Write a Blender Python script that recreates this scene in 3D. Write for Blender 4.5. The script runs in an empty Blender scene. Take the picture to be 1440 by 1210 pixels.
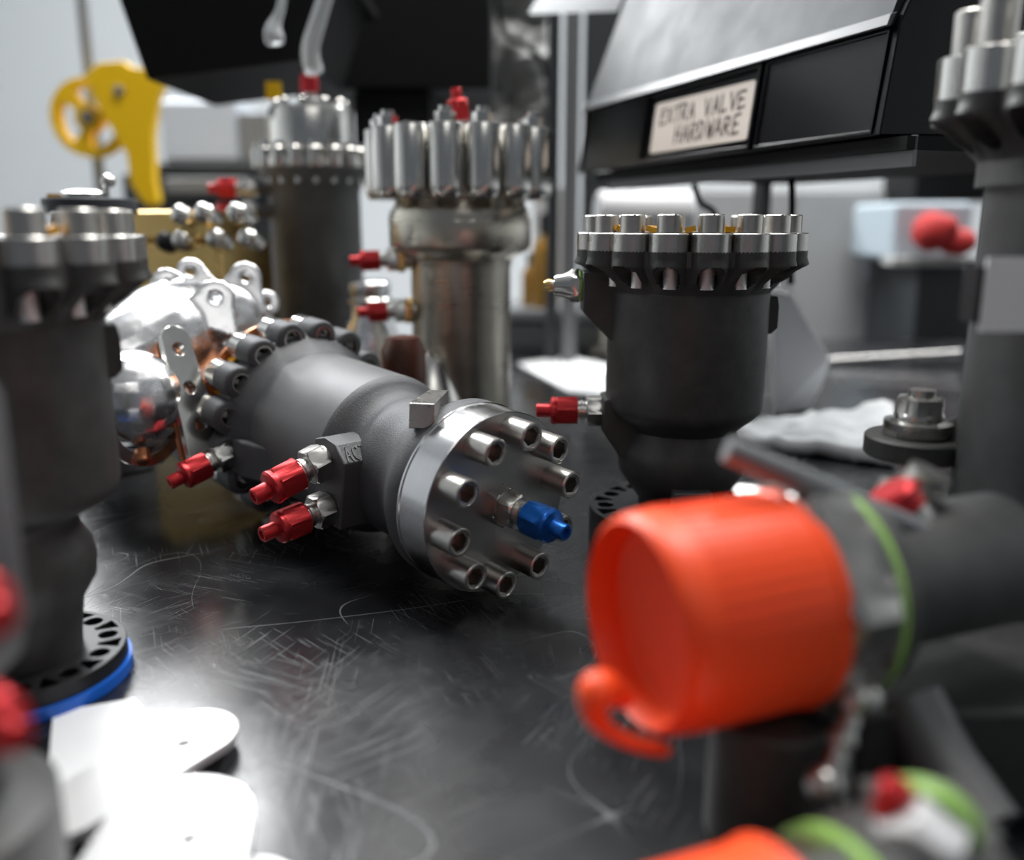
import bpy, bmesh, math, random
from mathutils import Vector, Matrix, noise, geometry
PI = math.pi
rnd = random.Random(7)
scn = bpy.context.scene
COL = scn.collection

# ------------------------------------------------------------------ camera, world, lights, exposure
F = 1250.0                                   # focal length in pixels of a 1440 px wide frame
TH = math.atan((605 - 315) / F)              # downward pitch
EYE = Vector((0, 0, .2))
cam = bpy.data.cameras.new('camera'); cam_o = bpy.data.objects.new('camera', cam); COL.objects.link(cam_o)
cam.sensor_fit = 'HORIZONTAL'; cam.sensor_width = 36; cam.lens = F / 1440 * 36
cam.clip_start = .01; cam.clip_end = 60
cam_o.location = EYE; cam_o.rotation_euler = (PI / 2 - TH, 0, 0)
cam.dof.use_dof = True; cam.dof.focus_distance = .492; cam.dof.aperture_fstop = 3.1
scn.camera = cam_o

world = bpy.data.worlds.new('world'); scn.world = world; world.use_nodes = True
bg = world.node_tree.nodes['Background']; bg.inputs[0].default_value = (.80, .88, 1, 1); bg.inputs[1].default_value = .16

def area(name, loc, size, power, aim=None, col=(1, 1, 1), spread=PI):
    l = bpy.data.lights.new(name, 'AREA'); l.shape = 'RECTANGLE'; l.size, l.size_y = size; l.energy = power; l.color = col; l.spread = spread
    o = bpy.data.objects.new(name, l); COL.objects.link(o); o.location = loc
    if aim is not None: o.rotation_euler = (Vector(aim) - Vector(loc)).to_track_quat('-Z', 'Y').to_euler()
    return o
area('ceiling_lamp_far_left', (-1.55, 3.1, 2.25), (1.1, 1.5), 200, (-.3, .4, 0), (.97, .985, 1))
area('ceiling_lamp_left', (-.9, 1.7, 2.25), (1.2, .5), 46, None, (.95, .98, 1))
area('ceiling_lamp_overhead', (.3, .9, 2.25), (1.2, .35), 48, None, (1, .98, .95))
area('fill_light_right', (1.5, 2.3, 2.25), (1.3, .5), 85, None, (.97, .99, 1))  # unseen fill added to lift the bag, cloth and cabinet at right
area('ceiling_lamp_small', (-.22, 1.75, 1.25), (.07, .07), .5, (-.1, .4, 0), (1, .96, .9))
area('ceiling_lamp_behind', (.6, -1.6, 2.2), (1.5, .5), 6, (0, .5, 0), (1, .98, .95))
area('fill_light_back_wall', (-.6, 4.2, 2.25), (3.5, .3), 36, (-1, 5, .3), (.95, .98, 1))  # unseen fill light added to brighten the back wall
scn.view_settings.view_transform = 'Standard'; scn.view_settings.look = 'None'
scn.view_settings.gamma = 1; scn.view_settings.use_curve_mapping = False
scn.view_settings.exposure = 0.0

def W(px, py, Y):                             # a photo point on the plane y = Y
    c, s = math.cos(TH), math.sin(TH)
    x, y = (px - 720) / F, (605 - py) / F
    d = Vector((x, c + y * s, -s + y * c))
    return EYE + d * (Y / d.y)
def WZ(px, py, z):                            # a photo point on the plane z = z
    c, s = math.cos(TH), math.sin(TH)
    d = Vector(((px - 720) / F, c + (605 - py) / F * s, -s + (605 - py) / F * c))
    return EYE + d * ((z - EYE.z) / d.z)

# ------------------------------------------------------------------ materials
MATS = {}
def mat(name, col, metal=0, rough=.5, bump=0, bscale=1500, var=0, vscale=60, rvar=0, coat=0, trans=0, emit=0, alpha=1, sss=0, ior=1.45, brushed=None):
    m = bpy.data.materials.new(name); m.use_nodes = True; nt = m.node_tree; b = nt.nodes['Principled BSDF']
    c4 = (*col, 1)
    b.inputs['Base Color'].default_value = c4; b.inputs['Metallic'].default_value = metal; b.inputs['Roughness'].default_value = rough
    b.inputs['Coat Weight'].default_value = coat; b.inputs['Transmission Weight'].default_value = trans; b.inputs['IOR'].default_value = ior
    b.inputs['Alpha'].default_value = alpha
    if sss: b.inputs['Subsurface Weight'].default_value = sss; b.inputs['Subsurface Scale'].default_value = .01; b.inputs['Subsurface Radius'].default_value = (1, .3, .1)
    tc = nt.nodes.new('ShaderNodeTexCoord')
    mp = nt.nodes.new('ShaderNodeMapping'); nt.links.new(tc.outputs['Object'], mp.inputs[0])
    if brushed: mp.inputs['Scale'].default_value = brushed
    if var or rvar:
        n = nt.nodes.new('ShaderNodeTexNoise'); n.inputs['Scale'].default_value = vscale; n.inputs['Detail'].default_value = 6; n.inputs['Roughness'].default_value = .65
        nt.links.new(mp.outputs[0], n.inputs[0])
        if var:
            r = nt.nodes.new('ShaderNodeMapRange'); r.inputs[1].default_value = .3; r.inputs[2].default_value = .7
            r.inputs[3].default_value = 1 - var; r.inputs[4].default_value = 1 + var
            mx = nt.nodes.new('ShaderNodeVectorMath'); mx.operation = 'SCALE'; mx.inputs[0].default_value = col
            nt.links.new(n.outputs[0], r.inputs[0]); nt.links.new(r.outputs[0], mx.inputs['Scale']); nt.links.new(mx.outputs[0], b.inputs['Base Color'])
        if rvar:
            r = nt.nodes.new('ShaderNodeMapRange'); r.inputs[1].default_value = .3; r.inputs[2].default_value = .7
            r.inputs[3].default_value = max(.02, rough - rvar); r.inputs[4].default_value = rough + rvar
            nt.links.new(n.outputs[0], r.inputs[0]); nt.links.new(r.outputs[0], b.inputs['Roughness'])
    if bump:
        n2 = nt.nodes.new('ShaderNodeTexNoise'); n2.inputs['Scale'].default_value = bscale; n2.inputs['Detail'].default_value = 2
        bp = nt.nodes.new('ShaderNodeBump'); bp.inputs['Strength'].default_value = bump; bp.inputs['Distance'].default_value = .0004
        nt.links.new(mp.outputs[0], n2.inputs[0]); nt.links.new(n2.outputs[0], bp.inputs['Height']); nt.links.new(bp.outputs[0], b.inputs['Normal'])
    MATS[name] = m
    return m
cast = mat('dark as-cast alloy', (.10, .10, .10), .5, .5, .35, 1400, .18, 45)
castl = mat('grey as-cast alloy', (.125, .127, .132), .6, .56, .6, 1400, .15, 45)
castsm = mat('turned grey alloy', (.185, .185, .188), .8, .56, .12, 900, .12, 25, .06)
castd = mat('black coated alloy', (.064, .064, .062), .35, .5, .3, 1300, .25, 60)
black = mat('black oxide steel', (.02, .02, .022), .4, .45, .1, 800)
steel = mat('satin steel', (.46, .45, .43), 1, .3, .1, 900, .1, 120, .06)
brush = mat('turned steel cover', (.58, .58, .59), 1, .2, .05, 600, .06, 30, .05, brushed=(1, 1, 9))
facem = mat('lapped cover face', (.42, .42, .41), 1, .36, .06, 500, .06, 20, .05)
bolts = mat('bead blasted bolt steel', (.50, .485, .455), 1, .33, .12, 1200, .08, 150)
bright = mat('polished fitting steel', (.64, .63, .60), 1, .2, .05, 700, .06, 120)
warm = mat('warm machined steel', (.52, .49, .42), 1, .3, .0, 400, .10, 14, .06, brushed=(1, 1, 4))
alu = mat('polished cast aluminium', (.84, .84, .85), 1, .24, .12, 220, .06, 30, .08)
brass = mat('gold anodised brass', (.80, .56, .22), 1, .27, .06, 500, .08, 30)
copper = mat('copper gasket', (.62, .25, .12), 1, .33)
kapton = mat('amber polyimide tape', (.95, .46, .02), .3, .22, coat=.6)
red = mat('red anodised aluminium', (.53, .03, .035), .55, .33, .12, 900, .1, 100)
blue = mat('blue anodised aluminium', (.008, .10, .40), .6, .28, .1, 900, .1, 100)
bluep = mat('blue plastic film', (.01, .13, .62), 0, .3)
orange = mat('orange red soft plastic', (.95, .082, .014), 0, .42, .05, 200)
green = mat('green rubber ring', (.28, .5, .11), 0, .45)
rust = mat('rust brown wax', (.07, .02, .01), 0, .4, .2, 300, .3, 60)
white = mat('white plastic', (.82, .82, .83), 0, .4)
platem = mat('polished white metal', (.93, .93, .94), .55, .42)
paper = mat('white paper', (.88, .89, .90), 0, .65)
bagm = mat('frosted white bag', (.80, .81, .83), 0, .45)
binm = mat('gloss black plastic', (.004, .004, .005), 0, .2, .04, 80); binm.node_tree.nodes['Principled BSDF'].inputs['Specular IOR Level'].default_value = .28
tubm = mat('matt black plastic', (.003, .003, .0035), 0, .6); tubm.node_tree.nodes['Principled BSDF'].inputs['Specular IOR Level'].default_value = .2
lidm = mat('smoky clear lid', (.045, .05, .055), 0, .5, trans=.1, rvar=.05, vscale=20); lidm.node_tree.nodes['Principled BSDF'].inputs['Specular IOR Level'].default_value = .2
yellow = mat('yellow painted steel', (.95, .58, .004), 0, .4)
wallm = mat('pale painted wall', (.60, .62, .63), 0, .8, .1, 100)
greym = mat('grey painted steel', (.20, .21, .22), .1, .45)
cabm = mat('light grey cabinet paint', (.47, .48, .49), 0, .5, var=.06, vscale=6)
darkm = mat('charcoal shelf paint', (.04, .045, .05), .1, .5)
labelm = mat('cream label card', (.72, .62, .54), 0, .6, var=.03, vscale=40)
ink = mat('brown marker ink', (.07, .03, .02), 0, .6)
foil = mat('grey crinkled sleeve', (.24, .24, .235), .15, .5)
clearp = mat('clear film', (.85, .88, .9), 0, .15, trans=.6)
floorm = mat('grey floor paint', (.25, .25, .26), 0, .5)
ceilm = mat('white ceiling', (.7, .7, .7), 0, .9)
bluebox = mat('pale blue plastic', (.40, .47, .52), 0, .5)
amberg = mat('amber liquid', (.42, .22, .03), 0, .3)
pale = mat('translucent tub plastic', (.5, .54, .6), 0, .35)

def table_mat():
    m = bpy.data.materials.new('scratched black laminate'); m.use_nodes = True; nt = m.node_tree; b = nt.nodes['Principled BSDF']
    N = nt.nodes.new; L = nt.links.new
    tc = N('ShaderNodeTexCoord')
    def mapping(rot, sc, src=None):
        m0 = N('ShaderNodeMapping'); m0.inputs['Rotation'].default_value = (0, 0, rot); L(src or tc.outputs['Object'], m0.inputs[0])
        mp = N('ShaderNodeMapping'); mp.inputs['Scale'].default_value = sc
        L(m0.outputs[0], mp.inputs[0]); return mp.outputs[0]
    def nz(vec, sc, det=3, rough=.5, dist=0):
        n = N('ShaderNodeTexNoise'); n.inputs['Scale'].default_value = sc; n.inputs['Detail'].default_value = det; n.inputs['Roughness'].default_value = rough; n.inputs['Distortion'].default_value = dist
        L(vec, n.inputs[0]); return n.outputs[0]
    def rng(v, a, c, lo=0, hi=1):
        r = N('ShaderNodeMapRange'); r.inputs[1].default_value = a; r.inputs[2].default_value = c; r.inputs[3].default_value = lo; r.inputs[4].default_value = hi
        L(v, r.inputs[0]); return r.outputs[0]
    def op(o, a, c=None):
        n = N('ShaderNodeMath'); n.operation = o; n.use_clamp = (o == 'ADD')
        for i, q in enumerate((a, c)):
            if q is None: continue
            if isinstance(q, (int, float)): n.inputs[i].default_value = q
            else: L(q, n.inputs[i])
        return n.outputs[0]
    # long curved scratches: thin level lines of a smooth noise, broken up by another
    total = None
    for i, (sc, rot, w, th) in enumerate(((5, .4, .0011, .52), (8, 1.7, .0014, .54), (13, 2.6, .002, .55), (4, 3.3, .0012, .5))):
        v = nz(mapping(rot, (1, 1.8, 1)), sc, 0)
        d = op('ABSOLUTE', op('SUBTRACT', v, .5))
        line = rng(d, 0, w, 1, 0)
        mask = rng(nz(mapping(rot + 1, (1, 1, 1)), sc * .8 + 3, 2), th, th + .08)
        s = op('MULTIPLY', line, mask)
        total = s if total is None else op('ADD', total, s)
    # straight fine scratches: stretched noise in several directions
    for rot, sc, th in ((.40, (18, 1900, 1), .685), (-.65, (20, 1800, 1), .675), (1.15, (20, 1300, 1), .665), (2.1, (16, 1300, 1), .67), (.12, (60, 1500, 1), .71), (.8, (22, 1700, 1), .665), (-1.2, (20, 1500, 1), .67), (1.5, (14, 1400, 1), .685)):
        v = nz(mapping(rot, sc), 1, 1, .5)
        mask = rng(nz(mapping(rot * 2, (1, 1, 1)), 11, 4), .53, .66)
        s = op('MULTIPLY', rng(v, th, th + .04), mask)
        total = op('ADD', total, op('MULTIPLY', s, .8))
    # scuffed patches
    scuff = op('MULTIPLY', rng(nz(mapping(.3, (1, 2.2, 1)), 22, 5, .7), .60, .72), rng(nz(mapping(1.3, (45, 500, 1)), 1, 2), .45, .7))
    total = op('ADD', total, op('MULTIPLY', scuff, .5))
    haze = rng(nz(mapping(.8, (1, 1, 1)), 9, 6, .65), .38, .72)
    mix = N('ShaderNodeMix'); mix.data_type = 'RGBA'
    mix.inputs['A'].default_value = (.010, .0105, .012, 1); mix.inputs['B'].default_value = (.30, .31, .32, 1)
    L(op('MULTIPLY', total, .45), mix.inputs['Factor']); L(mix.outputs['Result'], b.inputs['Base Color'])
    L(op('ADD', rng(haze, 0, 1, .17, .36), op('MULTIPLY', total, .25)), b.inputs['Roughness'])
    b.inputs['Specular IOR Level'].default_value = .62
    bp = N('ShaderNodeBump'); bp.inputs['Strength'].default_value = .25; bp.inputs['Distance'].default_value = .0004
    L(total, bp.inputs['Height']); L(bp.outputs[0], b.inputs['Normal'])
    return m
tablem = table_mat()

# ------------------------------------------------------------------ mesh helpers
def T(x=0, y=0, z=0): return Matrix.Translation((x, y, z))
def R(a, ax): return Matrix.Rotation(a, 4, ax)
I4 = Matrix.Identity(4)
def basis(o, z, x=None):                      # matrix with local +Z along z
    z = Vector(z).normalized(); x = Vector(x) if x else (Vector((0, 0, 1)) if abs(z.z) < .9 else Vector((1, 0, 0)))
    y = z.cross(x).normalized(); x = y.cross(z).normalized()
    return Matrix(((x.x, y.x, z.x, o[0]), (x.y, y.y, z.y, o[1]), (x.z, y.z, z.z, o[2]), (0, 0, 0, 1)))
def hexf(t):
    a = (t % (PI / 3)) - PI / 6
    return math.cos(PI / 6) / math.cos(a)
def loft(bm, prof, seg=40, M=I4, caps=True, f=None):
    """prof: (r, z[, hexflag]) rings about Z; r == 0 closes to a point"""
    prev = None
    for p in prof:
        r, z = p[0], p[1]; hx = len(p) > 2 and p[2]
        if r <= 1e-9: ring = [bm.verts.new(M @ Vector((0, 0, z)))]
        else:
            ring = []
            for i in range(seg):
                t = 2 * PI * i / seg
                rr = r * (hexf(t) if hx else 1)
                if f: rr = f(t, rr, z)
                ring.append(bm.verts.new(M @ Vector((rr * math.cos(t), rr * math.sin(t), z))))
        if prev:
            a, b = prev, ring
            if len(a) == 1 and len(b) > 1:
                for i in range(seg): bm.faces.new((a[0], b[(i + 1) % seg], b[i]))
            elif len(b) == 1 and len(a) > 1:
                for i in range(seg): bm.faces.new((a[i], a[(i + 1) % seg], b[0]))
            elif len(a) > 1:
                for i in range(seg): bm.faces.new((a[i], a[(i + 1) % seg], b[(i + 1) % seg], b[i]))
        elif caps and len(ring) > 1: bm.faces.new(list(reversed(ring)))
        prev = ring
    if caps and len(prev) > 1: bm.faces.new(prev)
def cyl(bm, r, z0, z1, seg=32, M=I4, ch=0, r2=None):
    r2 = r if r2 is None else r2
    if ch: loft(bm, [(r - ch, z0), (r, z0 + ch), (r2, z1 - ch), (r2 - ch, z1)], seg, M)
    else: loft(bm, [(r, z0), (r2, z1)], seg, M)
def inpoly(p, poly):
    x, y = p; c = False; n = len(poly)
    for i in range(n):
        x1, y1 = poly[i]; x2, y2 = poly[i - 1]
        if (y1 > y) != (y2 > y) and x < (x2 - x1) * (y - y1) / (y2 - y1) + x1: c = not c
    return c
def prism(bm, pts, z0, z1, holes=(), M=I4, top=None):
    loops = [pts] + list(holes); vs = []; es = []
    for lp in loops:
        b = len(vs); vs += [Vector(p) for p in lp]; es += [(b + i, b + (i + 1) % len(lp)) for i in range(len(lp))]
    if len(loops) == 1 and len(pts) < 9:
        out, faces = vs, [list(range(len(pts)))]
    else:
        out, _, faces, *_ = geometry.delaunay_2d_cdt(vs, es, [], 0, 1e-9)
        def ok(f):
            c = sum((out[i] for i in f), Vector((0, 0))) / len(f)
            return inpoly(c, pts) and not any(inpoly(c, h) for h in holes)
        faces = [f for f in faces if ok(f)]
    A = [bm.verts.new(M @ Vector((p.x, p.y, z0))) for p in out]
    B = [bm.verts.new(M @ Vector((p.x, p.y, z1))) for p in out]
    for f in faces:
        bm.faces.new([A[i] for i in reversed(f)]); bm.faces.new([B[i] for i in f])
    cnt = {}
    for f in faces:
        for i in range(len(f)):
            e = (f[i], f[(i + 1) % len(f)]); cnt[e] = 1
    for (i, j) in cnt:
        if (j, i) not in cnt: bm.faces.new((A[i], A[j], B[j], B[i]))
def circ(r, n=24, c=(0, 0), a0=0): return [(c[0] + r * math.cos(a0 + 2 * PI * i / n), c[1] + r * math.sin(a0 + 2 * PI * i / n)) for i in range(n)]
def box(bm, c, s, M=I4):
    x, y, z = c; a, b, h = s[0] / 2, s[1] / 2, s[2] / 2
    prism(bm, [(x - a, y - b), (x + a, y - b), (x + a, y + b), (x - a, y + b)], z - h, z + h, (), M)
def tube(bm, pts, r, seg=12, closed=False):
    pts = [Vector(p) for p in pts]; n = len(pts); rings = []; up = None
    for i, p in enumerate(pts):
        a = pts[(i - 1) % n] if closed or i else p; b = pts[(i + 1) % n] if closed or i < n - 1 else p
        d = (b - a).normalized()
        if up is None: up = Vector((0, 0, 1)) if abs(d.z) < .9 else Vector((1, 0, 0))
        x = (up - d * up.dot(d)).normalized(); up = x; y = d.cross(x); rr = r[i] if isinstance(r, (list, tuple)) else r
        rings.append([bm.verts.new(p + rr * (math.cos(2 * PI * k / seg) * x + math.sin(2 * PI * k / seg) * y)) for k in range(seg)])
    for i in range(n if closed else n - 1):
        a, b = rings[i], rings[(i + 1) % n]
        for k in range(seg): bm.faces.new((a[k], a[(k + 1) % seg], b[(k + 1) % seg], b[k]))
    if not closed: bm.faces.new(list(reversed(rings[0]))); bm.faces.new(rings[-1])
def spline(pts, n=8):
    pts = [Vector(p) for p in pts]; out = []
    P = [pts[0]] + pts + [pts[-1]]
    for i in range(1, len(P) - 2):
        for k in range(n):
            t = k / n; a, b, c, d = P[i - 1], P[i], P[i + 1], P[i + 2]
            out.append(.5 * ((2 * b) + (c - a) * t + (2 * a - 5 * b + 4 * c - d) * t * t + (3 * b - a - 3 * c + d) * t ** 3))
    return out + [pts[-1]]
def sph(bm, c, r, M=I4, seg=24, sc=(1, 1, 1)):
    n = 12; MM = M @ T(*c) @ Matrix.Diagonal((*sc, 1))
    loft(bm, [(r * math.sin(PI * i / n) if 0 < i < n else 0, -r * math.cos(PI * i / n)) for i in range(n + 1)], seg, MM)
def mesh(name, bm, m, smooth=35):
    bmesh.ops.recalc_face_normals(bm, faces=bm.faces)
    me = bpy.data.meshes.new(name); bm.to_mesh(me); bm.free(); me.materials.append(m)
    me.shade_smooth()
    if smooth < 170: me.set_sharp_from_angle(angle=math.radians(smooth))
    return me
def obj(name, bm, m, parent=None, M=None, smooth=35, bevel=0, label=None, kind=None):
    me = bm if isinstance(bm, bpy.types.Mesh) else mesh(name, bm, m, smooth)
    o = bpy.data.objects.new(name, me); COL.objects.link(o)
    if parent: o.parent = parent
    if M is not None: o.matrix_local = M
    if bevel:
        b = o.modifiers.new('bevel', 'BEVEL'); b.width = bevel; b.segments = 2; b.limit_method = 'ANGLE'; b.angle_limit = math.radians(40); b.harden_normals = True
    if label: o['label'] = label
    if kind: o['kind'] = kind
    return o
def tag(o, label, cat, group=None):
    o['label'] = label; o['category'] = cat
    if group: o['group'] = group
    return o
def thing(name, label, cat, M=I4, group=None):
    o = bpy.data.objects.new(name, None); o.empty_display_size = .02; COL.objects.link(o); o.matrix_world = M
    return tag(o, label, cat, group)
def B(): return bmesh.new()
def struct(name, bm, m, **k): return obj(name, bm, m, kind='structure', **k)

# ------------------------------------------------------------------ hand lettering
GL = {'E': [[(.8, 1), (.05, .95), (0, 0), (.8, .05)], [(.02, .5), (.6, .55)]], 'X': [[(0, 1), (.8, 0)], [(.8, 1), (0, 0)]],
      'T': [[(0, .95), (.9, 1)], [(.45, 1), (.42, 0)]], 'R': [[(0, 0), (.02, 1), (.6, .95), (.7, .72), (.55, .52), (.05, .48), (.75, 0)]],
      'A': [[(0, 0), (.4, 1), (.8, 0)], [(.15, .38), (.65, .4)]], 'V': [[(0, 1), (.38, 0), (.8, 1)]], 'L': [[(0, 1), (.03, 0), (.7, .04)]],
      'H': [[(0, 1), (.02, 0)], [(.7, 1), (.7, 0)], [(0, .5), (.7, .52)]], 'D': [[(0, 0), (.02, 1), (.5, .9), (.72, .5), (.5, .1), (0, 0)]],
      'W': [[(0, 1), (.22, 0), (.45, .7), (.68, 0), (.95, 1)]], 'C': [[(.75, .85), (.45, 1), (.1, .8), (0, .5), (.1, .18), (.45, 0), (.75, .15)]]}
def write(bm, text, x0, y0, w, h, th, M, z=.0003, wob=0, slope=0):
    n = len(text); cw = w / n
    for i, ch in enumerate(text):
        for st in GL.get(ch, []):
            pts = [(x0 + i * cw + px * cw * .86 + rnd.uniform(-wob, wob) * cw, y0 + py * h + rnd.uniform(-wob, wob) * h + slope * i) for px, py in st]
            for (ax, ay), (bx, by) in zip(pts, pts[1:]):
                d = Vector((bx - ax, by - ay)); l = d.length or 1e-6; d /= l; nrm = Vector((-d.y, d.x)) * th / 2; e = d * th * .3
                q = [(ax - e.x - nrm.x, ay - e.y - nrm.y), (bx + e.x - nrm.x, by + e.y - nrm.y), (bx + e.x + nrm.x, by + e.y + nrm.y), (ax - e.x + nrm.x, ay - e.y + nrm.y)]
                prism(bm, q, 0, z, (), M)

# ------------------------------------------------------------------ the room
bm = B(); box(bm, (0, 2, -.95), (9, 8, .06)); struct('floor', bm, floorm)
bm = B(); box(bm, (0, 2, 2.33), (9, 8, .06)); struct('ceiling', bm, ceilm)
bm = B(); box(bm, (0, 5.03, .7), (9, .06, 3.3)); struct('wall_back', bm, wallm)
bm = B(); box(bm, (-3.03, 2, .7), (.06, 8, 3.3)); struct('wall_left', bm, wallm)
bm = B(); box(bm, (3.33, 2, .7), (.06, 8, 3.3)); struct('wall_right', bm, wallm)

# ------------------------------------------------------------------ workbench
tb = thing('workbench', 'long workbench with a scratched glossy black top under all the valves', 'workbench', T(0, .7, -.92))
bm = B(); box(bm, (0, 0, .90), (2.6, 1.75, .04)); obj('bench_top', bm, tablem, tb, bevel=.003)
me = None
for sx in (-1.2, 1.2):
    for sy in (-.78, .78):
        bm = B(); box(bm, (0, 0, .44), (.06, .06, .88)); obj('leg', bm, greym, tb, T(sx, sy, 0), bevel=.002)
bm = B(); box(bm, (0, .78, .84), (2.34, .03, .05)); box(bm, (0, -.78, .84), (2.34, .03, .05)); obj('apron', bm, greym, tb)

# ------------------------------------------------------------------ fittings
def m_adapter():
    bm = B(); r = .0090
    loft(bm, [(r * .86, 0), (r, .0008, 1), (r, .0078, 1), (r * .86, .0086), (.0052, .0086), (.0052, .0102), (.0058, .0105), (.0058, .0118), (.0052, .012), (.0052, .0155)], 36)
    loft(bm, [(.0066, -.003), (.0066, .0005)], 30)
    return mesh('adapter', bm, mat('satin fitting steel', (.62, .61, .58), 1, .3, .05, 700, .06, 120))
def m_cap(m):
    bm = B(); r = .0083
    loft(bm, [(.0062, .0135), (r * .93, .0137), (r * 1.02, .0145, 1), (r * 1.02, .0245, 1), (r * .9, .0252), (r * .93, .0258), (r * .93, .0272), (r * .84, .0282), (.0042, .0288), (.0038, .0290),
              (.0038, .0355), (.0034, .0362), (.0022, .0362), (.0020, .0345), (0, .0345)], 36)
    return mesh('cap', bm, m)
ADP = m_adapter(); CAPR = m_cap(red); CAPB = m_cap(blue)
bm = B(); cyl(bm, .0013, 0, .0003, 12); MK = mesh('stamp_mark', bm, black)
def fitting(parent, o, d, cap='red', scale=1, roll=.3, mark=True):
    M = basis(o, d) @ R(roll, 'Z') @ Matrix.Scale(scale, 4)
    a = obj('adapter', ADP, None, parent, M)
    if cap: obj('cap', CAPR if cap == 'red' else CAPB, None, a, R(.25, 'Z'), label='red anodised screw cap' if cap == 'red' else 'blue anodised screw cap')
    if mark and cap:
        obj('stamp_mark', MK, None, a, T(.0088 * math.cos(PI / 6) * math.cos(PI / 6), .0088 * math.cos(PI / 6) * .5, .0042) @ basis((0, 0, 0), (math.cos(PI / 6), .5, 0)))
    return a
def m_bolt(r, h, m, socket=True):             # socket head along +Z, tip at z = h
    bm = B(); s = r * .66
    if socket: pr = [(r, 0), (r, h - .0006), (r - .0006, h), (r * .80, h), (r * .77, h - .0006), (s * 1.12, h - .001), (s, h - .0012, 1), (s, h - .011, 1), (0, h - .011)]
    else: pr = [(r, 0), (r, h - .0006), (r - .0006, h), (0, h)]
    loft(bm, pr, 36); return mesh('bolt', bm, m)

# ------------------------------------------------------------------ lying valve in the middle (local +Z runs from the flange to the lug ring)
A = Vector((.68910649, -.72046855, -.07782872)); U = Vector((.72266056, .69120309, 0)); V = Vector((.05379545, -.05624375, .99696674))
C0 = Vector((.00261579, .44764621, .0519))
ML = Matrix(((-U.x, V.x, -A.x, 0), (-U.y, V.y, -A.y, 0), (-U.z, V.z, -A.z, 0), (0, 0, 0, 1)))
ML = T(*(C0 - A * .036)) @ ML
mv = thing('lying_valve', 'grey valve lying on its side, bright steel cover with socket bolts and a blue cap', 'valve', ML)
bm = B()
loft(bm, [(.030, .0), (.0505, .0), (.0512, .0008), (.0512, .010), (.0502, .0125), (.0475, .017), (.0435, .024), (.0412, .032), (.0412, .040), (.0424, .046), (.0424, .052), (.0408, .058), (.0395, .063),
          (.0400, .067), (.0425, .0715), (.0465, .0752), (.0492, .0775), (.0500, .0805)], 96)
obj('cast_body', bm, castl, mv, smooth=60)
bm = B(); loft(bm, [(.0500, .0805), (.0501, .082), (.0501, .160)], 96, caps=False); obj('turned_barrel', bm, castsm, mv, smooth=60)
def scallop(n, Rc, rl, seg, valley, ph=0):
    pts = []
    for i in range(seg):
        t = 2 * PI * i / seg; d = ((t - ph + PI / n) % (2 * PI / n)) - PI / n
        q = rl * rl - (Rc * math.sin(d)) ** 2
        r = Rc * math.cos(d) + math.sqrt(q) if q > 0 else 0
        r = max(r, valley); pts.append((r, t))
    return pts
NL = 16; PH = PI - 2.94449
bm = B(); loft(bm, [(.0500, .157), (.0503, .159), (.0515, .1615), (.0585, .1715), (.0592, .1728)], 96, caps=False); obj('flared_neck', bm, castl, mv, smooth=60)
RP = scallop(NL, .0591, .0098, 480, .0600, PH)
pts = [(r * math.cos(t), r * math.sin(t)) for r, t in RP]
holes = [circ(.0052, 16, (.0591 * math.cos(PH + k * 2 * PI / NL), .0591 * math.sin(PH + k * 2 * PI / NL))) for k in range(NL)]
bm = B(); prism(bm, pts, .1728, .188, holes + [circ(.046, 64)]); obj('lug_ring', bm, castl, mv, bevel=.0006)
bm = B()
loft(bm, [(.0053, -.0022), (.0090, -.0026), (.0103, -.0016), (.0107, .0004), (.0107, .015)], 32, caps=False); LUG = mesh('lug', bm, castl, 60)
bm = B()
loft(bm, [(.0098, .0150), (.0108, .0150), (.0108, .0268), (.0102, .0275), (.0, .0275)], 32, caps=False); LSL = mesh('lug_sleeve', bm, bright, 35)
bm = B()
loft(bm, [(.0050, .010), (.0050, -.0022), (.0054, -.0034), (.0066, -.0034), (.0068, -.0022)], 28, caps=False)
loft(bm, [(.0049, .0012), (.0046, .0012, 1), (.0046, .0048, 1), (.0028, .0048, 1), (.0028, .008, 1), (0, .008)], 36, caps=False); INS = mesh('thread_insert', bm, bright)
for k in range(NL):
    t = PH + k * 2 * PI / NL
    l = obj('lug', LUG, None, mv, T(.0591 * math.cos(t), .0591 * math.sin(t), .1728))
    obj('lug_sleeve', LSL, None, l); obj('thread_insert', INS, None, l)
bm = B(); prism(bm, circ(.0655, 96), .2005, .204, [circ(.04, 48)]); obj('copper_gasket', bm, copper, mv, bevel=.0004, label='thin copper coloured gasket behind the lug ring')
bm = B(); loft(bm, [(.045, .188), (.050, .189), (.050, .2005)], 64, caps=False); obj('pilot_spigot', bm, steel, mv)
bm = B()
for k in range(NL):
    t = PH + (k + .5) * 2 * PI / NL
    for q in range(3):
        M = R(t + rnd.uniform(-.07, .07), 'Z') @ T(.0585 + rnd.uniform(-.003, .003), 0, .1945) @ R(rnd.uniform(-.6, .6), 'X') @ R(rnd.uniform(-.5, .5), 'Y')
        box(bm, (0, 0, 0), (.0012, .009, .009), M)
obj('tape_shreds', bm, kapton, mv, label='amber film showing between the lugs', kind='stuff')
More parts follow.
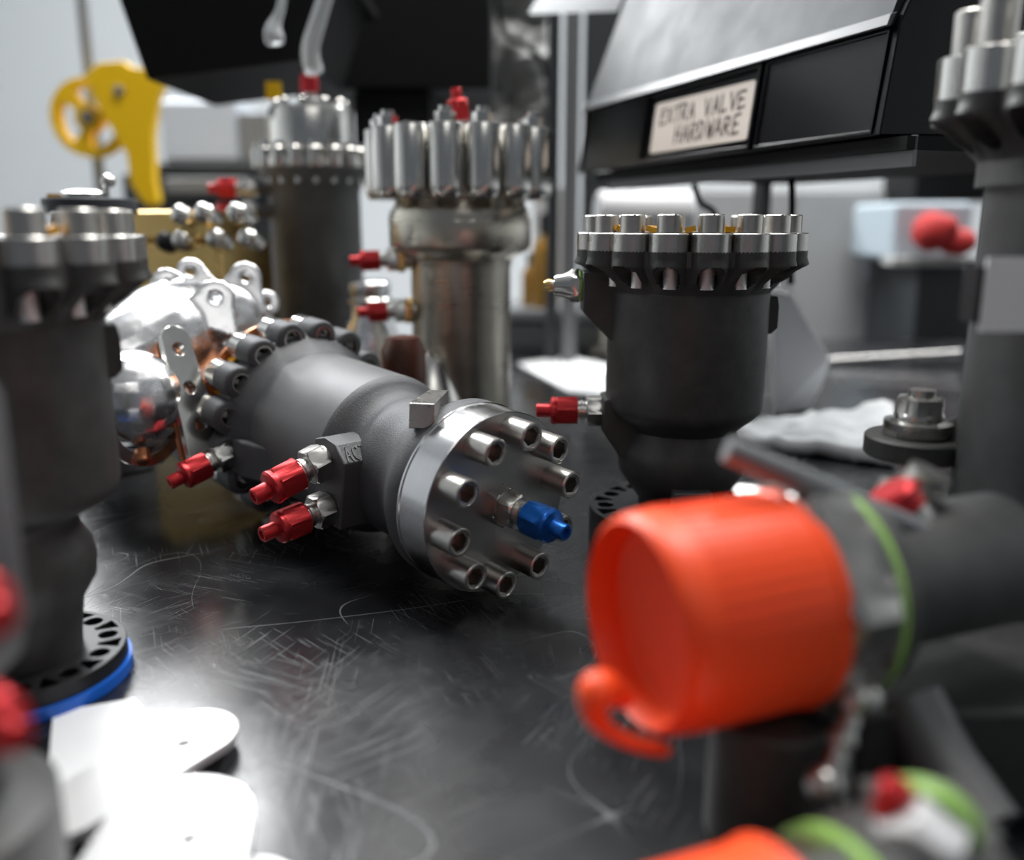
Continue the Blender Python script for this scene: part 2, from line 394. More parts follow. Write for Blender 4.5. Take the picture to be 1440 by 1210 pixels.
# steel cover, its bolts and the blue capped outlet
bm = B(); loft(bm, [(0, -.0215), (.0504, -.0215), (.0508, -.0211), (.0508, -.0012), (.0514, -.0004), (.0514, .0008)], 128); cov = obj('cover_plate', bm, brush, mv, smooth=25, label='bright turned steel cover disc')
cov.data.materials.append(facem)
for p in cov.data.polygons:
    if abs(p.normal.z) > .95 and p.center.z < -.02: p.material_index = 1
BT = m_bolt(.0077, .0165, bolts)
for k in range(10):
    t = 2.05195 - k * 2 * PI / 10
    M = basis((-.0409 * math.cos(t), .0409 * math.sin(t), -.0215), (0, 0, -1)) @ R(rnd.uniform(0, 1), 'Z')
    obj('bolt', BT, None, mv, M)
bm = B(); loft(bm, [(.0115, 0, 1), (.0115, .007, 1), (.0105, .0078)], 36, R(.3, 'Z')); obj('outlet_boss', bm, steel, mv, basis((0, 0, -.0215), (0, 0, -1)))
fitting(mv, (0, 0, -.0293), (0, 0, -1), 'blue', 1.17, .5)
# side bosses
def hull(bm, pts, M=I4):
    vs = [bm.verts.new(M @ Vector(p)) for p in pts]; bmesh.ops.convex_hull(bm, input=vs)
bm = B(); w0, w1 = -.029, .013
hull(bm, [(x, y, z) for x, z in ((.030, .175), (.0575, .175), (.0575, .157), (.046, .128), (.030, .128)) for y in (-.026, -.002)])
obj('purge_boss', bm, castl, mv, bevel=.002)
bm = B()
hull(bm, [(x, y, z) for y, z in ((-.028, .052), (.013, .0475), (.0215, .056), (.0235, .068), (.020, .078), (-.028, .078)) for x in (.015, .0525)])
ab = obj('actuator_boss', bm, castl, mv, bevel=.0014)
bm = B()
# ACT on the sloped top of the boss: between (y,z)=(.018,.040) and (.0265,.050)
n_ = Vector((0, .0085, -.0085)).normalized()
Mt = Matrix(((-1, 0, 0, .0492), (0, .707, n_.y, .0138), (0, .707, n_.z, .0483), (0, 0, 0, 1)))
write(bm, 'ACT', 0, 0, .0155, .0085, .0009, Mt, .0006); obj('raised_letters', bm, castsm, ab)
def dirn(e, s=0): return (math.cos(e), -math.sin(e), s)
fitting(mv, (.0575, -.014, .1745), dirn(.30), 'red', 1.15, .15)
fitting(mv, (.0525, .0100, .0680), dirn(.29), 'red', 1.26, .25)
fitting(mv, (.0525, -.0170, .0630), dirn(.15), 'red', 1.18, .1)
bm = B()
hull(bm, [(x, y, z) for x, z in ((.037, .011), (.010, .028), (.001, .022), (.027, .002)) for y in (.040, .054)])
obj('index_tab', bm, steel, mv, bevel=.0008, label='small bright edged wedge block')

# ------------------------------------------------------------------ upright valves
RH = .0575
def ring_skirt():
    bm = B(); seg = 16 * 20; sc = scallop(16, RH, .0112, seg, .0615, 0)
    zs = [.150 + .035 * i / 44 for i in range(45)]
    rings = []
    for z in zs:
        u = min(1, max(0, (z - .1600) / .0165)); u = u ** 1.15
        ring = []
        for i in range(seg):
            r1, t = sc[i]; r = .0490 + (r1 - .0490) * u
            d = ((t + PI / 16) % (PI / 8)) - PI / 16
            e = math.hypot(d * .055 / .0062, (z - .1702) / .0068)
            if e < 1: r -= (r - .0430) * min(1, (1 - e) * 6)
            elif e < 1.6 and z > .167: r += .0014 * (1 - (e - 1) / .6)
            ring.append(bm.verts.new((r * math.cos(t), r * math.sin(t), z)))
        rings.append(ring)
    for a, b in zip(rings, rings[1:]):
        for i in range(seg): bm.faces.new((a[i], a[(i + 1) % seg], b[(i + 1) % seg], b[i]))
    bm.faces.new(rings[-1])
    return mesh('lug_skirt', bm, castd, 40)
SK = ring_skirt()
bm = B(); loft(bm, [(.0108, .0), (.0112, .0005), (.0112, .0105), (.0107, .011), (0, .011)], 32, caps=False); SLV = mesh('lug_sleeve', bm, steel)
def m_head(h):
    bm = B(); loft(bm, [(.0070, 0), (.0070, h - .0007), (.0063, h), (.0045, h), (.0043, h - .004), (0, h - .004)], 32)
    box(bm, (.0069, 0, h * .5), (.0006, .0012, h * .98)); return mesh('bolt', bm, bolts)
HD = m_head(.0102)
bm = B(); loft(bm, [(.0046, 0)] + [q for i in range(8) for q in ((.0046, .0005 + i * .0021), (.0044, .0012 + i * .0021), (.0046, .0021 + i * .0021))], 20); STUD = mesh('stud', bm, mat('pale threaded steel', (.80, .79, .76), .7, .5))
def base_flange(bm, r=.063, th=.022, z0=0):
    holes = []; f = r / .063
    for k in range(12):
        t = 2 * PI * k / 12; holes.append(circ(.0058 * f, 16, (f * .0515 * math.cos(t), f * .0515 * math.sin(t))))
        t += PI / 12
        w = .105; holes.append([(f * q * math.cos(t + s), f * q * math.sin(t + s)) for q, s in ((.0465, .03), (.0465, -.03), (.0595, -w), (.0595, w))][::-1])
    prism(bm, circ(r, 96), z0, z0 + th, holes)
def upright(M, label, rot, neck=.0405, flange=True, film=False, straight=False, tapes=True, hd=None, fits=True, rx=.063, fth=.022, zoff=0):
    v = thing('upright_valve', label, 'valve', M @ R(rot, 'Z'), 'black cast upright valves with lug rings')
    bm = B()
    if straight: pr = [(.044, .0), (.0490, .004), (.0490, .012), (.0490, .151)]
    else: pr = [(.026, fth - .002), (.0265, fth + .006), (neck * .80, .036), (neck * .97, .046), (neck, .054), (neck * .97, .062), (neck * .86, .069), (neck * .83, .0735), (neck * .95, .078), (.0450, .083), (.0480, .0865), (.0490, .0905), (.0490, .151)]
    loft(bm, pr, 72); obj('cast_body', bm, castd if not straight else cast, v, smooth=60)
    obj('lug_skirt', SK, None, v)
    for k in range(16):
        t = k * PI / 8; x, y = RH * math.cos(t), RH * math.sin(t)
        s = obj('lug_sleeve', SLV, None, v, T(x, y, .184)); obj('bolt', hd or HD, None, s, T(0, 0, .011) @ R(rnd.uniform(0, 6.28), 'Z'))
        rs = .0502; obj('stud', STUD, None, v, T(rs * math.cos(t), rs * math.sin(t), .164))
    if tapes:
        bm = B()
        for k in range(16):
            t = (k + .5) * PI / 8
            if rnd.random() < .6: box(bm, (0, 0, 0), (.008, .006, .003), R(t, 'Z') @ T(.052, 0, .197) @ R(rnd.uniform(-.4, .4), 'X'))
        obj('tape_shreds', bm, kapton, v, label='amber film between the bolt heads', kind='stuff')
        bm = B(); loft(bm, [(.050, .186), (.050, .1955), (.0, .1955)], 48, caps=False); obj('top_plate', bm, steel, v)
    if flange and not straight:
        bm = B(); base_flange(bm, rx, fth); obj('base_flange', bm, black, v, bevel=.0005, label='black base flange with round holes and wedge cutouts')
        bm = B(); cyl(bm, rx * .7, 0, fth - .006, 48); obj('flange_core', bm, castd, v)
    if film:
        bm = B(); prism(bm, circ(rx + .0016, 72), zoff, zoff + .0055, [circ(rx - .004, 48)]); prism(bm, circ(rx - .004, 48), zoff, zoff + .001); obj('protective_film', bm, bluep, v, label='blue film ring under the base flange')
    bm = B()
    hull(bm, [(x, y, z) for x, z in ((.030, .172), (.0655, .172), (.0655, .148), (.048, .130), (.030, .130)) for y in (-.015, .012)])
    obj('purge_boss', bm, castd, v, bevel=.001)
    bm = B(); hull(bm, [(x, y, z) for x, z in ((-.045, .157), (-.0525, .157), (-.0535, .152), (-.0535, .138), (-.050, .1345), (-.045, .134)) for y in (-.011, .011)])
    obj('side_rib', bm, castd, v, bevel=.0008)
    if fits:
        bm = B(); hull(bm, [(x, y, z) for x, z in ((.010, .094), (.0515, .0945), (.0525, .0745), (.040, .056), (.010, .050)) for y in (-.014, .014)])
        obj('actuator_boss', bm, castd, v, bevel=.002)
        fitting(v, (.0515, 0, .0845), (1, 0, 0), 'red', 1.15, .5)
        bm = B()
        loft(bm, [(.0078, 0, 1), (.0082, .001, 1), (.0082, .0055, 1), (.007, .007), (.0058, .0105), (.0052, .0145), (.0048, .016), (.0028, .0165), (.0028, .0185), (.0022, .021), (0, .022)], 36)
        ni = obj('nipple', bm, bright, v, basis((.0665, -.0015, .163), (1, 0, 0)) @ Matrix.Diagonal((1.25, 1.25, 1.0, 1)), label='polished nipple fitting with a brass tip')
        bm = B(); loft(bm, [(.0032, .0175), (.0032, .0195), (.0022, .0225), (0, .023)], 20); obj('tip', bm, brass, ni)
        bm = B(); loft(bm, [(.0092, 0), (.0096, .0005), (.0096, .0018), (.0092, .002)], 30); obj('seal_ring', bm, green, v, basis((.0655, -.0015, .163), (1, 0, 0)))
        bm = B(); hull(bm, [(x, y, z) for x, z in ((-.0105, .018), (.0105, .018), (.0115, .043), (-.0115, .043)) for y in (.030, .0445)]); obj('index_tab', bm, castsm, v, bevel=.0008)
    return v
upright(T(.1085, .553, .0), 'black upright valve in clear view right of centre, one red cap on its left side', PI, rx=.058)
upright(T(-.2205, .365, .0005), 'blurred black upright valve at the left edge with a blue film ring under its base', PI + .5, neck=.036, film=True, rx=.0445, fth=.013, fits=False)

# ------------------------------------------------------------------ blown out white plates near the camera on the left
def link_plate(name, label, p, q, r1, r2, hole, th, z, m):
    d = (q - p); L_ = d.length; a = math.atan2(d.y, d.x); al = math.acos((r1 - r2) / L_)
    pts = [(r1 * math.cos(t), r1 * math.sin(t)) for t in [al + (2 * PI - 2 * al) * i / 20 for i in range(21)]] + [(L_ + r2 * math.cos(t), r2 * math.sin(t)) for t in [-al + 2 * al * i / 16 for i in range(17)]]
    bm = B(); prism(bm, pts, 0, th, [circ(h[2], 20, (h[0], h[1])) for h in hole], R(a, 'Z'))
    o = obj(name, bm, m, bevel=.0005); o.location = (p.x, p.y, z); return tag(o, label, 'plate', 'white link plates on the bench')
p0 = WZ(272, 1038, .006).to_2d(); p1 = WZ(90, 1150, .006).to_2d()
link_plate('link_plate', 'white rounded plate with a small hole, lying nearest the valve with the blue film ring', p0, p1, .0165, .014, [(.007, .003, .003)], .004, .0045, platem)
p0 = WZ(250, 1160, .012).to_2d(); p1 = WZ(150, 1420, .012).to_2d()
link_plate('link_plate', 'larger white rounded plate in the lower left corner, overlapping the small one', p0, p1, .0235, .028, [(.010, .006, .0028)], .0045, .0095, platem)
p0 = WZ(330, 1275, .004).to_2d(); p1 = WZ(180, 1520, .004).to_2d()
link_plate('link_plate', 'lowest white plate at the bottom left edge of the view', p0, p1, .021, .020, [(.0, .0, .0025)], .004, .0003, platem)
bm = B(); P = [WZ(75, 1005, .0), WZ(190, 985, .0), WZ(330, 1160, .0), WZ(60, 1190, .0)]
prism(bm, [(p.x, p.y) for p in P], .0002, .0011); tag(obj('paper_sheet', bm, paper), 'pale grey sheet under the white plates at lower left', 'paper')

# ------------------------------------------------------------------ near left blurred valve
vl = thing('small_valve', 'heavily blurred grey valve with red caps, closest at the left edge', 'valve', T(-.157, .205, 0))
bm = B(); loft(bm, [(.030, 0), (.031, .002), (.031, .012), (.024, .016), (.022, .03), (.022, .085), (.030, .092), (.032, .10), (.032, .158), (.027, .170), (.014, .176), (0, .177)], 48); obj('cast_body', bm, castl, vl)
bm = B(); loft(bm, [(.024, .020), (.034, .023), (.034, .048), (.026, .051)], 36); obj('collar', bm, cast, vl)
for z, an, s in ((.147, -.8, 1.0), (.121, -.6, .95), (.093, -.6, .95)):
    d = Vector((math.cos(an), math.sin(an), 0)); fitting(vl, d * (.029 if z > .1 else .028) + Vector((0, 0, z)), d, 'red', s)

# ------------------------------------------------------------------ near right valve with the orange cap
vr = thing('capped_valve', 'large blurred valve at the right edge with a big orange red cap', 'valve', T(.243, .375, -.0))
vi = vr.matrix_world.inverted()
Mo = vi @ basis((.0367, .251, .081), (.93, .37, 0))      # cap axis, +Z from the cap face into the valve
bm = B()
loft(bm, [(0, .0125), (.025, .0125), (.0290, .0105), (.0300, .003), (.0312, 0), (.0325, .001), (.0338, .004), (.0343, .008), (.0345, .05), (.0355, .051), (.0355, .054), (.030, .054)], 96, Mo)
for k in range(48): box(bm, (.0344, 0, .030), (.0007, .0016, .036), Mo @ R(2 * PI * k / 48, 'Z'))
cp = obj('dust_cap', bm, orange, vr, smooth=30, label='big orange red plastic dust cap with fine ribs')
bm = B()
tabp = [W(880, 985, .238), W(850, 968, .232), W(838, 978, .228), W(838, 1008, .227), W(862, 1032, .228), W(900, 1048, .231), W(935, 1055, .238)]
tube(bm, [vi @ p for p in spline(tabp, 6)], [.0022 + .0036 * math.exp(-((i - 10) / 8) ** 2) for i in range(37)], 14); obj('pull_tab', bm, orange, cp)
bm = B(); loft(bm, [(.033, .052), (.038, .053, 1), (.040, .055, 1), (.040, .068, 1), (.037, .070)], 72, Mo @ R(.35, 'Z')); obj('hex_collar', bm, steel, vr)
bm = B(); loft(bm, [(.032, .070), (.0365, .0705), (.0370, .0715), (.0365, .0735), (.032, .074)], 72, Mo); obj('seal_ring', bm, green, vr)
bm = B(); loft(bm, [(.030, .074), (.034, .075), (.034, .082), (.024, .086), (.024, .15)], 72, Mo); obj('side_port', bm, cast, vr)
bm = B(); loft(bm, [(.050, .0), (.060, .003), (.060, .02), (.047, .03), (.045, .10), (.045, .215), (.0485, .226)], 72, T(0, 0, 0)); obj('cast_body', bm, cast, vr)
obj('lug_skirt', SK, None, vr, T(0, 0, .065) @ R(.15, 'Z'))
bm = B(); loft(bm, [(.0110, .0), (.0116, .0005), (.0116, .0165), (.0110, .017), (0, .017)], 32, caps=False); SL2 = mesh('lug_sleeve', bm, bright)
H2 = m_head(.018)
for k in range(16):
    t = k * PI / 8 + .15; s = obj('lug_sleeve', SL2, None, vr, T(RH * math.cos(t), RH * math.sin(t), .249)); obj('bolt', H2, None, s, T(0, 0, .017))
bm = B(); q = W(1434, 415, .318); box(bm, vi @ q, (.026, .0012, .026)); obj('blank_label', bm, paper, vr, label='white label card on the valve body')
bm = B(); box(bm, vi @ (q + Vector((.0, .006, 0))), (.030, .011, .020)); obj('label_clip', bm, black, vr)
# gray strut, rods, swivel flange, small fittings
bm = B(); tube(bm, [vi @ W(1275, 985, .275), vi @ W(1325, 1080, .26), vi @ W(1385, 1170, .243)], .012, 16); obj('strut', bm, castsm, vr)
bm = B(); tube(bm, [vi @ W(1022, 632, .27), vi @ W(1150, 686, .27), vi @ W(1330, 765, .285)], .0042, 14); obj('stay_rod', bm, MATS['grey painted steel'], vr)
bm = B(); a_, b_ = W(1208, 985, .245), W(1160, 1105, .225); tube(bm, [vi @ a_, vi @ b_], .003, 12); sph(bm, vi @ a_, .007); sph(bm, vi @ b_, .0055); sph(bm, vi @ ((a_ + b_) / 2), .0042); obj('ball_link', bm, steel, vr)
sw = W(1290, 612, .41)
bm = B(); cyl(bm, .0235, -.010, .0, 48, T(*(vi @ sw)), .001); 
tube(bm, spline([vi @ (sw + Vector((.012, 0, -.004))), vi @ W(1375, 600, .40), vi @ W(1405, 520, .39), vi @ W(1430, 430, .385)], 6), .010, 16); obj('swivel_arm', bm, castd, vr)
bm = B(); loft(bm, [(.015, 0), (.0155, .001), (.0155, .007), (.011, .008), (.011, .010), (.0115, .011, 1), (.0115, .018, 1), (.006, .019), (.006, .022)], 36, T(*(vi @ sw))); obj('nut_stack', bm, steel, vr)
e = W(1262, 735, .30); fitting(vr, vi @ e, (.35, -.2, .9), None, 1.4); 
bm = B(); cyl(bm, .0085, 0, .016, 24, basis(vi @ W(1296, 762, .29), (-.5, .1, .75)), .001); obj('port_plug', bm, steel, vr)
bm = B(); cyl(bm, .0088, .012, .022, 24, basis(vi @ W(1296, 762, .29), (-.5, .1, .75)), .0015); obj('plug_cap', bm, red, vr, label='small red cap')
# lower body pieces in shade under the cap
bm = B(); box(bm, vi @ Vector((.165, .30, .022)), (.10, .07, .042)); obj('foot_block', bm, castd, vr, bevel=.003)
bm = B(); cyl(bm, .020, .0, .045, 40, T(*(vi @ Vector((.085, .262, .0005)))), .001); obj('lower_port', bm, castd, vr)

lv = thing('lower_capped_fitting', 'blurred fitting with an orange red cap at the bottom edge, below the big capped valve', 'fitting', T(.05, .168, 0))
Ml = basis((-.026, -.008, .028), (.93, .37, 0))
bm = B(); loft(bm, [(0, .002), (.022, .002), (.025, 0), (.0285, .003), (.029, .006), (.029, .040), (.030, .044)], 64, Ml); obj('dust_cap', bm, orange, lv)
bm = B(); loft(bm, [(.026, .044), (.0295, .045, 1), (.0295, .058, 1), (.026, .059)], 60, Ml); obj('hex_collar', bm, steel, lv)
bm = B(); loft(bm, [(.027, .059), (.0285, .060), (.0285, .063), (.027, .064)], 60, Ml); obj('seal_ring', bm, green, lv)
bm = B(); loft(bm, [(.027, .064), (.029, .066), (.029, .095), (.02, .098)], 60, Ml); obj('housing', bm, cast, lv)

fr = thing('corner_fitting', 'white fitting with green ring and red cap in the bottom right corner', 'fitting', T(*W(1310, 1230, .185).to_2d(), 0))
fi = fr.matrix_world.inverted(); o = fi @ W(1290, 1195, .185); Mc = basis(o, (.55, .75, .25))
bm = B(); hull(bm, [(x, y, z) for x in (-.008, .02) for y in (.004, .03) for z in (0, o.z)]); obj('post', bm, cast, fr, bevel=.002)
bm = B(); loft(bm, [(0, -.004), (.009, -.004), (.0115, -.002, 1), (.0115, .006, 1), (.009, .007)], 36, Mc); obj('hex_nut', bm, white, fr)
bm = B(); loft(bm, [(.009, .006), (.0125, .0065), (.0125, .011), (.009, .012)], 40, Mc); obj('seal_ring', bm, green, fr)
bm = B(); cyl(bm, .0042, 0, .010, 24, basis(fi @ W(1246, 1150, .19), (.2, 0, 1)), .001); obj('plug_cap', bm, red, fr)

# ------------------------------------------------------------------ polished aluminium casting behind the lying valve
def blend(name, build, m, parent, voxel=.0018, it=6):
    bm = B(); build(bm); bmesh.ops.recalc_face_normals(bm, faces=bm.faces)
    me = bpy.data.meshes.new(name); bm.to_mesh(me); bm.free(); me.materials.append(m)
    o = bpy.data.objects.new(name, me); COL.objects.link(o)
    r = o.modifiers.new('remesh', 'REMESH'); r.mode = 'VOXEL'; r.voxel_size = voxel; r.use_smooth_shade = True
    s = o.modifiers.new('smooth', 'SMOOTH'); s.factor = .6; s.iterations = it
    if parent: o.parent = parent
    return o
ac_o = Vector((-.235, .70, 0)); ac = thing('aluminium_manifold', 'bright polished cast aluminium manifold with bolt ears, behind the lying valve at left', 'manifold', T(*ac_o))
EARS = ((236, 402, .655, .0125, 250, 470), (303, 421, .63, .0135, 285, 480), (268, 384, .70, .011, 290, 450), (345, 392, .71, .0125, 330, 450), (374, 428, .73, .011, 340, 455))
def L_(px, py, Y): return W(px, py, Y) - ac_o
def build(bm):
    tube(bm, spline([L_(150, 525, .60), L_(205, 500, .62), L_(275, 468, .66), L_(345, 450, .73)], 6), [.036, .037, .038, .039, .040, .041, .042, .043, .044, .044, .043, .041, .039, .036, .033, .030, .028, .026, .024], 28)
    tube(bm, [L_(262, 490, .64), L_(285, 560, .63), L_(295, 620, .65)], [.036, .034, .030], 24)
    tube(bm, [L_(210, 520, .63), L_(180, 640, .62)], [.030, .026], 20)
    for (x, y, Y, r, px, py) in EARS:
        c = L_(x, y, Y); d = Vector((.30, -.72, .35)).normalized(); t = .010; u = L_(px, py, Y + .01) - c; u = (u - d * u.dot(d)); l = u.length; M = basis(c, d, u)
        prism(bm, [(r * math.cos(q), r * math.sin(q)) for q in [PI / 2 + PI * i / 12 for i in range(13)]] + [(l, -r * 1.9), (l, r * 1.9)], -t / 2, t / 2, [circ(.0040, 14)], M)
    sph(bm, L_(188, 562, .56), .032)
blend('casting', build, alu, ac, .0014, 5)
# flange plate with three holes
fp = [L_(245, 480, .575), L_(290, 640, .555)]
ax = (fp[1] - fp[0]); ln = ax.length; nrm = Vector((.75, -.6, .1)); nrm = (nrm - ax.normalized() * nrm.dot(ax.normalized())).normalized()
Mf = basis(fp[0], nrm, ax)
pts = [(.0100 * math.cos(t), .0100 * math.sin(t)) for t in [PI / 2 + PI * i / 10 for i in range(11)]] + [(ln + .008 * math.cos(t), .0135 * math.sin(t)) for t in [-PI / 2 + PI * i / 10 for i in range(11)]]
bm = B(); prism(bm, pts, -.003, .003, [circ(.0042, 18, (ln * q, .0)) for q in (.08, .42, .74)], Mf); obj('flange_plate', bm, bright, ac, bevel=.0008)
bm = B(); prism(bm, [(p[0] * .99 + .004, p[1] * 1.12) for p in pts], -.0062, -.0036, [circ(.0042, 18, (ln * q, .0)) for q in (.08, .42, .74)], Mf); obj('copper_gasket', bm, copper, ac)
bm = B(); prism(bm, circ(.030, 60), -.002, .002, [circ(.022, 40)], basis(L_(202, 590, .55), (.8, -.5, .1))); obj('clamp_ring', bm, bright, ac, bevel=.0008)
bm = B(); cyl(bm, .0045, 0, .010, 16, basis(L_(200, 632, .545), (.2, -.5, -.6)), .001); obj('copper_plug', bm, copper, ac)

# ------------------------------------------------------------------ gold manifold
gm_o = Vector((-.335, .90, 0)); gm = thing('gold_manifold', 'gold coloured manifold block with round polished studs, behind the aluminium manifold', 'manifold', T(*gm_o) @ R(-.25, 'Z'))
bm = B(); box(bm, (0, 0, .107), (.17, .10, .034)); box(bm, (.0, .0, .155), (.16, .095, .056)); box(bm, (-.01, .0, .198), (.15, .085, .028)); box(bm, (0, .0, .045), (.12, .08, .09)); obj('block', bm, brass, gm, bevel=.004)
for i, (x, y) in enumerate(((262, 303), (300, 300), (262, 338), (318, 335), (352, 300), (368, 335), (236, 340))):
    p = gm.matrix_world.inverted() @ W(x, y, .845); bm = B(); 
    loft(bm, [(.0085, -.016), (.0095, .0), (.009, .004), (.0065, .0075), (.003, .009), (0, .0095)], 28, basis((p.x, -.052, p.z), (0, -1, .35))); obj('stud', bm, bright if i < 6 else black, gm)
bm = B(); cyl(bm, .0045, -.002, .001, 20, basis((gm.matrix_world.inverted() @ W(232, 353, .85)) * 1, (0, -1, 0))); 
bm.free()

# ------------------------------------------------------------------ distant steel valve in the middle
sv_o = Vector((W(645, 300, .78).x, .80, 0)); sv = thing('steel_valve', 'tall machined steel valve with long lugs, behind the lying valve at centre', 'valve', T(*sv_o))
bm = B(); loft(bm, [(.040, 0), (.055, .002), (.055, .012), (.044, .016), (.044, .162), (.046, .170), (.060, .178), (.062, .182), (.062, .205), (.060, .212), (.052, .216), (.060, .222), (.061, .262), (.061, .272), (0, .272)], 72); obj('machined_body', bm, warm, sv)
bm = B(); loft(bm, [(.0110, 0), (.0136, .0035), (.0142, .010), (.0142, .0565), (.0136, .0575), (0, .0575)], 32); SL3 = mesh('lug', bm, bright)
bm = B(); loft(bm, [(.008, 0, 1), (.0085, .0005, 1), (.0085, .008, 1), (.0055, .0088), (.0052, .0125), (0, .0125)], 36); NT = mesh('nut', bm, bright)
for k in range(14):
    t = k * PI / 7 + .12; l = obj('lug', SL3, None, sv, T(.0665 * math.cos(t), .0665 * math.sin(t), .220))
    if k % 3: obj('nut', NT, None, l, T(0, 0, .0575))
bm = B()
for k in range(12):
    t = (k) * PI / 6 + .12; M = R(t, 'Z'); hull(bm, [(x, y, z) for x, z in ((.045, .228), (.052, .228), (.062, .202), (.045, .195)) for y in (-.008, .008)], M)
obj('web_ring', bm, warm, sv)
bm = B(); a_ = W(606, 492, .755) - sv_o; loft(bm, [(.004, 0), (.012, -.012), (.022, -.034), (.032, -.06), (.040, -.085), (.045, -a_.z)], 48, T(*a_)); obj('cone_foot', bm, bright, sv, smooth=60)
si = sv.matrix_world.inverted()
for (x, y, Y) in ((570, 365, .785), (580, 437, .785)):
    bm = B(); p = si @ W(x, y, Y); loft(bm, [(.0105, 0, 1), (.011, .001, 1), (.011, .006, 1)], 36, basis(p, (-1, -.15, 0))); obj('lock_nut', bm, brass, sv)
    bm = B(); cyl(bm, .008, -.025, 0, 20, basis(p, (-1, -.15, 0))); obj('port', bm, warm, sv)
    fitting(sv, p + Vector((-.006, 0, 0)), (-1, -.15, -.03), 'red', 1.15)
p = si @ W(650, 185, .78); fitting(sv, Vector((p.x, p.y, .268)), (-.12, 0, 1), 'red', 1.15, mark=False)
# ------------------------------------------------------------------ distant black valve with a steel crown
tv_o = Vector((W(438, 300, .95).x, .97, 0)); tv = thing('tall_valve', 'tall black valve with a steel crown and red top cap, left of the steel valve', 'valve', T(*tv_o))
bm = B(); loft(bm, [(.045, 0), (.050, .002), (.050, .010), (.038, .016), (.040, .03), (.0475, .05), (.0475, .232), (.050, .240), (.056, .250), (.056, .256)], 64); obj('cast_body', bm, cast, tv)
bm = B(); loft(bm, [(.056, .256), (.0575, .257), (.0575, .266), (.050, .267), (.043, .268), (.043, .312), (.041, .316), (0, .317)], 64); obj('crown', bm, bright, tv)
bm = B(); loft(bm, [(.0072, 0), (.0075, .0008), (.0075, .018), (.0066, .019), (.0052, .019), (.0052, .024), (0, .0245)], 24); L4 = mesh('lug', bm, bright)
bm = B(); loft(bm, [(.0052, 0), (.0052, .006), (.0042, .0072), (0, .0072)], 24); N4 = mesh('bolt', bm, bright)
bm = B(); cyl(bm, .0032, 0, .006, 12); D4 = mesh('stud', bm, bright)
for k in range(18):
    t = k * PI / 9 + .08; obj('lug', L4, None, tv, T(.0545 * math.cos(t), .0545 * math.sin(t), .256)); obj('stud', D4, None, tv, T(.0505 * math.cos(t), .0505 * math.sin(t), .240))
for k in range(10):
    t = k * PI / 5 + .3; obj('bolt', N4, None, tv, T(.034 * math.cos(t), .034 * math.sin(t), .3165))
ti = tv.matrix_world.inverted()
fitting(tv, (0, 0, .316), (0, -.05, 1), 'red', 1.15, mark=False)
for y in (265, 298):
    p = ti @ W(357, y, .95); bm = B(); cyl(bm, .007, -.03, 0, 20, basis(p, (-1, -.1, 0))); obj('port', bm, cast, tv); fitting(tv, p, (-1, -.1, 0), 'red', 1.25)
hc = B(); tube(hc, spline([W(441, 98, .955), W(436, 70, .94), W(447, 30, .93), W(462, -20, .92), W(470, -60, .92)], 6), [.010 - .004 * (i / 24) for i in range(25)], 12)
tag(obj('clear_sleeve', hc, clearp), 'clear plastic sleeve rising from the red cap of the tall black valve', 'sleeve')
hc = B(); tube(hc, spline([W(387, 62, .93), W(385, 40, .93), W(395, 10, .93), W(400, -40, .93)], 6), [.004 + .006 * math.exp(-((i - 3) / 5) ** 2) for i in range(19)], 12)
tag(obj('clear_sleeve', hc, clearp), 'short clear plastic sleeve hanging before the black bin, left of the other one', 'sleeve')

# ------------------------------------------------------------------ small things between
bm = B(); c = W(568, 520, .66); loft(bm, [(.016, 0), (.018, .002), (.016, .06), (.0165, .085), (.0165, .108), (.012, .118), (0, .120)], 36, T(c.x, .66, .0)); tag(obj('brown_plug', bm, rust), 'rust brown rounded plug between the lying valve and the steel valve', 'plug')
o = Vector((W(522, 470, .90).x, .90, 0)); pe = thing('polished_reducer', 'bright polished metal reducer just behind the top of the lug ring', 'reducer', T(*o))
bm = B(); loft(bm, [(.036, 0), (.036, .045), (.034, .07), (.026, .095), (.020, .108), (.019, .13), (.021, .136), (.021, .142), (.018, .145), (0, .145)], 48); obj('bell', bm, alu, pe, smooth=60)
bm = B(); cyl(bm, .023, .122, .128, 36, I4, .001); obj('end_ring', bm, bright, pe)
# canister behind the left valve
o = W(128, 300, .60); ca = thing('canister', 'dark round canister with a flat lid, just behind the left edge valve', 'canister', T(W(128, 300, .72).x, .72, 0) @ Matrix.Diagonal((1.15, 1.15, 1.045, 1)))
bm = B(); loft(bm, [(.022, 0), (.026, .002), (.026, .19), (.024, .195)], 40); obj('can', bm, cast, ca)
bm = B(); cyl(bm, .030, .2, .211, 40, T(0, 0, -.001), .001); obj('lid', bm, darkm, ca)
bm = B(); loft(bm, [(.014, 0), (.015, .001), (.015, .004), (.010, .006), (0, .0062)], 32, T(-.004, 0, .210)); obj('top_disc', bm, bright, ca)
bm = B(); box(bm, (-.018, 0, .2115), (.012, .02, .003)); obj('tape_strip', bm, kapton, ca)
bm = B(); sph(bm, (.014, .0, .2225), .005); cyl(bm, .002, .209, .219, 12, T(.012, 0, 0)); obj('knob', bm, bright, ca)

